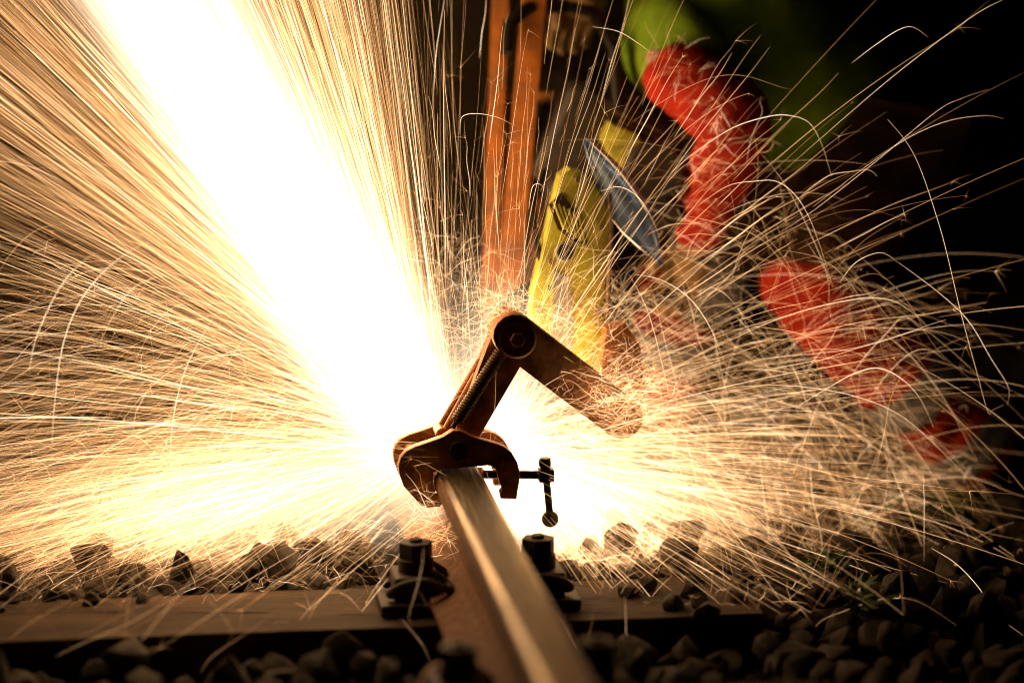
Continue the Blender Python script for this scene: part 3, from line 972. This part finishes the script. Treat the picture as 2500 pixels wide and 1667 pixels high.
# sparks that strike the sleeve, the saw and the clamp arm and scatter
hits = []
def scatter(px, py, Y, sx, sy, n, size):
    for _ in range(n):
        p = np.array(at(px + rng.normal(0, sx), py + rng.normal(0, sy), Y + rng.normal(0, .02)))
        d = dirs(rng.uniform(-120, 120), .4)
        fly(p, d, rng.uniform(.4, 1.8), 3, 0, rng.uniform(.02, .09) * size, 9, rng.uniform(.15, .4), rng.uniform(.25, .8), hits, .1, .003)
for t in np.linspace(0, 1, 9):
    scatter(1760 - 110 * t, 300 + 330 * t, 0.30, 30, 26, 12, 0.9)
scatter(1680, 200, .34, 42, 45, 26, .9)
scatter(1245, 770, .06, 45, 28, 260, .9)
scatter(1180, 830, .08, 60, 80, 260, 1)
scatter(1430, 850, .15, 70, 90, 320, 1)
scatter(1560, 800, .25, 80, 60, 200, 1)
scatter(1110, 690, .25, 60, 70, 160, 1)
scatter(1640, 930, .7, 45, 30, 40, .8)
scatter(2210, 1180, .35, 60, 35, 90, .9)
scatter(1480, 1010, .15, 80, 60, 420, 1)
scatter(1400, 1375, .08, 100, 24, 900, .6)
scatter(1340, 1300, .1, 60, 60, 300, .8)
scatter(640, 1330, .12, 230, 40, 500, .8)
scatter(1520, 990, .03, 60, 48, 560, .9)
scatter(500, 1150, .1, 330, 120, 420, 1.3)
scatter(480, 800, .1, 330, 160, 160, 1.5)
scatter(1570, 1340, .12, 60, 25, 320, .7)
scatter(1050, 1290, -.02, 30, 45, 160, .9)
scatter(760, 1440, .02, 260, 18, 220, .7)
scatter(1800, 1520, -.2, 260, 60, 120, .9)
scatter(1720, 1060, .25, 190, 90, 260, 1.2)
scatter(1950, 1160, .25, 160, 60, 120, 1.2)
hair('spark_scatter', hits)

# single sparks that can be told apart
def spark(pts, Y, wpx, heat, label, fork=False):
    P = [Vector(at(x, y, Y)) for x, y in pts]
    Q = []
    for i in range(len(P) - 1):
        for k in range(6):
            t = k / 6
            p0, p1, p2, p3 = [P[min(max(i + j, 0), len(P) - 1)] for j in (-1, 0, 1, 2)]
            Q.append(0.5 * ((2 * p1) + (p2 - p0) * t + (2 * p0 - 5 * p1 + 4 * p2 - p3) * t * t + (3 * p1 - p0 - 3 * p2 + p3) * t ** 3))
    Q.append(P[-1])
    n = len(Q)
    if Y < -.2:
        wpx, heat = wpx * .75, heat * .62
    rad = [wpx * .28 * MM * (.35 + .65 * math.sin(math.pi * (.15 + .8 * i / (n - 1)))) for i in range(n)]
    b = bmesh.new()
    tube(b, Q, rad, 5)
    me = bpy.data.meshes.new('spark')
    b.to_mesh(me); b.free()
    me.polygons.foreach_set('use_smooth', [True] * len(me.polygons))
    a = me.attributes.new('spark_heat', 'FLOAT', 'POINT')
    h = []
    for i in range(n):
        u = i / (n - 1)
        h += [heat * (.55 + .45 * math.sin(math.pi * min(1, .1 + u)))] * 5
    a.data.foreach_set('value', h)
    me.materials.append(SPARK)
    o = bpy.data.objects.new('spark', me)
    COL.objects.link(o)
    return tag(o, label, 'spark', 'single sparks in flight')
TR = [
 ([(1700, 505), (1775, 455), (1840, 443), (1895, 443), (1940, 475), (1975, 530), (2005, 610), (2030, 690)], .1, 1.3, .8, 'golden arc over the dark gap between red sleeve and red trousers'),
 ([(1640, 420), (1700, 370), (1790, 312), (1880, 284), (1930, 283), (1975, 300), (2005, 350), (2030, 430)], .15, 1.3, .9, 'bright arc crossing the red sleeve at its elbow and bending down'),
 ([(2167, 292), (2215, 350), (2250, 420), (2290, 540), (2312, 620), (2345, 760), (2385, 910), (2412, 1005), (2425, 1000), (2450, 988)], .0, 1.1, .7, 'very long thin orange spark falling steeply down the dark right side'),
 ([(2448, 0), (2368, 45), (2185, 183), (1988, 352), (1900, 430)], .1, 1.0, .75, 'straight diagonal spark running up to the top right corner'),
 ([(2080, 154), (2135, 112), (2193, 74), (2229, 67), (2265, 91)], .05, 1.1, .85, 'short hooked spark alone in the dark near the top right'),
 ([(1900, 570), (1993, 509), (2150, 385), (2287, 272), (2350, 240), (2412, 219)], .1, 1.0, .7, 'long rising spark with a small burst right of the dark green jacket'),
 ([(1985, 505), (2180, 360), (2300, 300), (2400, 283), (2450, 290)], .1, 1.0, .7, 'rising spark that flattens out toward the right edge, below the longer straight one'),
 ([(1700, 870), (1891, 782), (2055, 736), (2158, 729), (2223, 759), (2265, 801)], .1, 1.2, .85, 'bright flat arc crossing the lit edge of the red trousers'),
 ([(1700, 930), (1840, 880), (2069, 853), (2242, 806), (2382, 792), (2500, 806)], .1, 1.0, .75, 'long nearly level spark from the red trouser leg to the right edge'),
 ([(1950, 990), (2031, 941), (2092, 909), (2148, 899), (2204, 927), (2247, 974), (2279, 1042)], .05, 1.4, .95, 'bright rounded arc in front of the silver trouser band'),
 ([(1740, 950), (1895, 940), (2060, 960), (2195, 1012), (2312, 1114), (2415, 1227)], .05, 1.2, .8, 'long descending spark passing below the silver trouser bands'),
 ([(2195, 642), (2289, 712), (2363, 782), (2420, 876), (2462, 946), (2459, 988)], .05, 1.1, .8, 'curved spark dropping at the far right in front of darkness, ending in a kink'),
 ([(2050, 690), (2090, 640), (2150, 617), (2195, 642)], .05, 1.1, .8, 'small raised arc above the red trouser knee'),
 ([(1550, 670), (1615, 684), (1681, 726), (1727, 787), (1755, 848), (1774, 899)], .1, 1.3, .9, 'thick golden arc curving down left of the red trousers'),
 ([(1536, 670), (1573, 740), (1601, 825), (1639, 984), (1667, 1058)], .1, 1.1, .8, 'long spark falling along the front leg of the worker'),
 ([(2253, 1152), (2256, 1210), (2256, 1290), (2256, 1370)], .0, .9, .8, 'straight vertical spark dropping onto the tallest weed'),
 ([(1975, 1554), (2003, 1516), (2055, 1493), (2130, 1467), (2195, 1458), (2256, 1474), (2335, 1526)], -.25, 1.2, .85, 'wide low arc over the stones and weeds at lower right'),
 ([(2275, 1338), (2335, 1376), (2392, 1437), (2424, 1493), (2499, 1551)], -.15, 1.2, .85, 'bright spark leaving past the right edge above the dark stones'),
 ([(2424, 1493), (2457, 1554), (2490, 1652)], -.15, .9, .6, 'dim orange spark falling to the lower right corner'),
 ([(1526, 1455), (1528, 1520), (1533, 1642), (1541, 1618), (1548, 1645)], -.29, 1.3, .95, 'spark dropping straight down to the stones and bouncing into a tiny hook'),
 ([(1355, 1490), (1380, 1525), (1405, 1575), (1420, 1590), (1440, 1540), (1452, 1480)], -.29, 1.0, .85, 'spark bouncing in a narrow V beside the rail right of its foot'),
 ([(71, 908), (89, 823), (143, 707), (201, 640), (268, 600)], .0, 1.4, .9, 'steep arc falling at the left edge, leftmost of the tall arcs'),
 ([(127, 1082), (134, 979), (152, 850), (187, 752), (241, 676), (304, 622), (370, 590), (450, 572)], .0, 1.4, .95, 'longest tall bright arc on the left side'),
 ([(246, 832), (277, 770), (321, 707), (379, 678), (437, 671), (500, 685)], .0, 1.1, .8, 'arc with a small burst at its lower end, third tall arc from the left'),
 ([(420, 1171), (417, 1091), (424, 1015), (446, 921), (482, 841), (536, 756), (594, 712)], .0, 1.3, .9, 'tall spark falling vertically midway between left edge and clamp'),
 ([(321, 1104), (330, 1015), (344, 984), (357, 959), (375, 957), (406, 970)], .0, 1.0, .85, 'thin hooked spark just left of the tall vertical falling one'),
 ([(470, 1110), (482, 1087), (495, 1069), (513, 1087), (536, 1145), (553, 1234)], .0, 1.0, .85, 'small rounded hop arc low in the left shower'),
 ([(330, 1367), (320, 1430), (310, 1500), (295, 1652)], -.29, 1.1, .8, 'straight spark falling in front of the left end of the sleeper'),
 ([(1034, 1338), (1030, 1380), (1018, 1434), (999, 1498), (1002, 1524)], -.29, 1.2, .9, 'forked bright spark in front of the black fastening left of the rail'),
 ([(1018, 1434), (1040, 1470), (1078, 1510)], -.29, .6, .5, 'fine side branch of the forked spark at the left fastening'),
 ([(978, 1508), (1015, 1551), (1036, 1580), (1050, 1615)], -.29, 1.2, .85, 'short spark crossing the sleeper front beside the left fastening'),
 ([(138, 1601), (200, 1570), (319, 1519), (400, 1470), (478, 1423)], -.29, 1.2, .85, 'long diagonal spark over the left part of the sleeper'),
 ([(0, 1580), (60, 1530), (160, 1470), (260, 1425)], -.25, 1.0, .7, 'diagonal spark at the far left end of the sleeper'),
 ([(861, 1667), (904, 1633), (946, 1625), (994, 1646)], -.2, 1.1, .5, 'orange hop arc over the stones at the bottom edge'),
 ([(494, 1450), (534, 1490), (566, 1540), (558, 1567)], -.29, .9, .7, 'kinked spark striking the middle of the brown sleeper'),
 ([(490, 1640), (520, 1600), (600, 1545), (690, 1480)], -.29, 1.0, .75, 'rising diagonal spark in front of the middle of the sleeper'),
 ([(748, 1533), (775, 1535), (797, 1541)], -.12, 1.3, .7, 'short level glowing streak lying on the sleeper top'),
 ([(1447, 66), (1508, 77), (1559, 107), (1600, 138)], .1, 1.1, .8, 'short arc near the top over the dark saw handle'),
 ([(1467, 467), (1508, 456), (1549, 474), (1579, 510), (1610, 576)], .1, 1.2, .9, 'arc across the blue steel rim of the saw'),
 ([(1123, 326), (1128, 286), (1166, 278), (1217, 288), (1258, 309)], .1, 1.2, .9, 'flat hooked arc crossing the orange frame bars'),
 ([(1291, 510), (1299, 459), (1314, 449), (1330, 459)], .1, 1.2, .9, 'small upside down hook left of the yellow guard'),
 ([(1085, 0), (1066, 120), (1060, 200), (1055, 290)], .05, 1.4, .9, 'bright near vertical spark at the top, right of the white jet'),
]
for a in TR:
    spark(*a)

# ------------------------------------------------------------------ painted glow of the spark jet, and smoke
def volume_obj(name, lo, hi, build):
    b = bmesh.new()
    bmesh.ops.create_cube(b, size=1.0, matrix=Matrix.Translation([(l + h) / 2 for l, h in zip(lo, hi)]) @ Matrix.Diagonal((hi[0] - lo[0], hi[1] - lo[1], hi[2] - lo[2], 1)))
    m = bpy.data.materials.new(name)
    m.use_nodes = True
    nt = m.node_tree
    nt.nodes.clear()
    out = nt.nodes.new('ShaderNodeOutputMaterial')
    pv = nt.nodes.new('ShaderNodeVolumePrincipled')
    nt.links.new(pv.outputs[0], out.inputs['Volume'])
    build(nt, pv)
    o = link(name, b, m, smooth=0)
    return tag(o, kind='stuff')

def N(nt, op, a, b=None):
    n = nt.nodes.new('ShaderNodeMath'); n.operation = op
    for i, v in enumerate((a, b)):
        if v is None: continue
        if isinstance(v, (int, float)): n.inputs[i].default_value = v
        else: nt.links.new(v, n.inputs[i])
    return n.outputs[0]

def glow(nt, pv):  # emission paints the glow: core of the finest sparks, halo around the cut
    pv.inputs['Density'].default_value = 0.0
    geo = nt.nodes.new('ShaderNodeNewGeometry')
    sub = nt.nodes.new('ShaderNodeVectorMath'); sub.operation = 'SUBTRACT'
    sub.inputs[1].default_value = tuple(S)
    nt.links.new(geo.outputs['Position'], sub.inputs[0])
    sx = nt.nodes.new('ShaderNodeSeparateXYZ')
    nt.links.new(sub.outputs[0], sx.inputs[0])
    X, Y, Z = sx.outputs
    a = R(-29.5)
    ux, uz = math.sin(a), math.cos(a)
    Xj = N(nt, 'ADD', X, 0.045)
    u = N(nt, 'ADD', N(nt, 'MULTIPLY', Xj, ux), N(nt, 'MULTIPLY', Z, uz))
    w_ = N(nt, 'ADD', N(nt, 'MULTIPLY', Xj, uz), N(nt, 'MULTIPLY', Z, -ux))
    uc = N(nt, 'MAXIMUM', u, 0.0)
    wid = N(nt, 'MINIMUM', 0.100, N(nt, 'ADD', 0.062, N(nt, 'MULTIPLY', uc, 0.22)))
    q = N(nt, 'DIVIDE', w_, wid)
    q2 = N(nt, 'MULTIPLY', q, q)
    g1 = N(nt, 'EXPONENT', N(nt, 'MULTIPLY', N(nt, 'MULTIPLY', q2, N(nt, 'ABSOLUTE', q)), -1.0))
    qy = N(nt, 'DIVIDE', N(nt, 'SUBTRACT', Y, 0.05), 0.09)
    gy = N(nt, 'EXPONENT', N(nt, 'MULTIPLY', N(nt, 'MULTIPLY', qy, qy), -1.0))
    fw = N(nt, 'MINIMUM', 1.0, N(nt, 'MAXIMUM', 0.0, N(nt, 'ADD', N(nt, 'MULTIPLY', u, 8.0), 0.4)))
    # the painted jet glow is streaky: fine rays spreading from the cut
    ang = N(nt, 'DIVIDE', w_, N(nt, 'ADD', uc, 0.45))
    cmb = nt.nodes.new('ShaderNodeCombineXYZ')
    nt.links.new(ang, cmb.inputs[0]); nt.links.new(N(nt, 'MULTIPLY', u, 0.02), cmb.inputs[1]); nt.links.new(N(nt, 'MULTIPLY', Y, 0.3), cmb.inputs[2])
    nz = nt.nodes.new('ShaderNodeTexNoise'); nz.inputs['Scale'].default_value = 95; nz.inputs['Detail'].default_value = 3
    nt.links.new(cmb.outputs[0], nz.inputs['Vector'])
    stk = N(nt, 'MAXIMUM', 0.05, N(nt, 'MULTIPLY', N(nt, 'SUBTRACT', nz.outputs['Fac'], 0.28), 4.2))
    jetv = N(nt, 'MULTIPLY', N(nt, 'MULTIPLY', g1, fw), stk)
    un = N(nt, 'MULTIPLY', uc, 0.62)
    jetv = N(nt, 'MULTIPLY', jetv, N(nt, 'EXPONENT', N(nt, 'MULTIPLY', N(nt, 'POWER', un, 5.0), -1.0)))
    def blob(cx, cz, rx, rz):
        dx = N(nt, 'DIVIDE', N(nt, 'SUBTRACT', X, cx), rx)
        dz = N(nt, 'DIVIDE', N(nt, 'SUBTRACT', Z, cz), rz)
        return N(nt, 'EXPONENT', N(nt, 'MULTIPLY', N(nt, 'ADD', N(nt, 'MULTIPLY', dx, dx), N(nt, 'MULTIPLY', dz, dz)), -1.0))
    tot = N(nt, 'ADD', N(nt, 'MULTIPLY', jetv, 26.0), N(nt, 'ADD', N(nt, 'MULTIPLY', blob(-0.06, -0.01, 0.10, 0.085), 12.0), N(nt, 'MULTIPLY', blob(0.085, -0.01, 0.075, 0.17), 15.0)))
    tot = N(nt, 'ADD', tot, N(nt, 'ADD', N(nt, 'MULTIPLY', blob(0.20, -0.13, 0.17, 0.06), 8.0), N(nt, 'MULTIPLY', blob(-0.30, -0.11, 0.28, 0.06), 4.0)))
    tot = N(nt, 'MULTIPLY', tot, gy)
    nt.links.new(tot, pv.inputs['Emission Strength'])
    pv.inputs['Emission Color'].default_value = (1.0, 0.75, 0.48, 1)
volume_obj('spark_glow_volume', (-2.0, 0.13, -0.185), (0.6, 0.42, 2.4), glow)

def smoke(nt, pv):
    geo = nt.nodes.new('ShaderNodeNewGeometry')
    mp = nt.nodes.new('ShaderNodeVectorMath'); mp.operation = 'SUBTRACT'; mp.inputs[1].default_value = (-0.75, 1.5, 0.55)
    dv = nt.nodes.new('ShaderNodeVectorMath'); dv.operation = 'DIVIDE'; dv.inputs[1].default_value = (1.0, 0.75, 0.85)
    ln = nt.nodes.new('ShaderNodeVectorMath'); ln.operation = 'LENGTH'
    nt.links.new(geo.outputs['Position'], mp.inputs[0]); nt.links.new(mp.outputs[0], dv.inputs[0]); nt.links.new(dv.outputs[0], ln.inputs[0])
    r2 = N(nt, 'MULTIPLY', ln.outputs['Value'], ln.outputs['Value'])
    nt.links.new(N(nt, 'MULTIPLY', N(nt, 'EXPONENT', N(nt, 'MULTIPLY', r2, -1.0)), 0.18), pv.inputs['Density'])
    pv.inputs['Color'].default_value = (0.88, 0.66, 0.40, 1)
    pv.inputs['Anisotropy'].default_value = 0.0
volume_obj('smoke', (-2.9, 0.46, -0.18), (1.2, 3.2, 2.3), smoke)
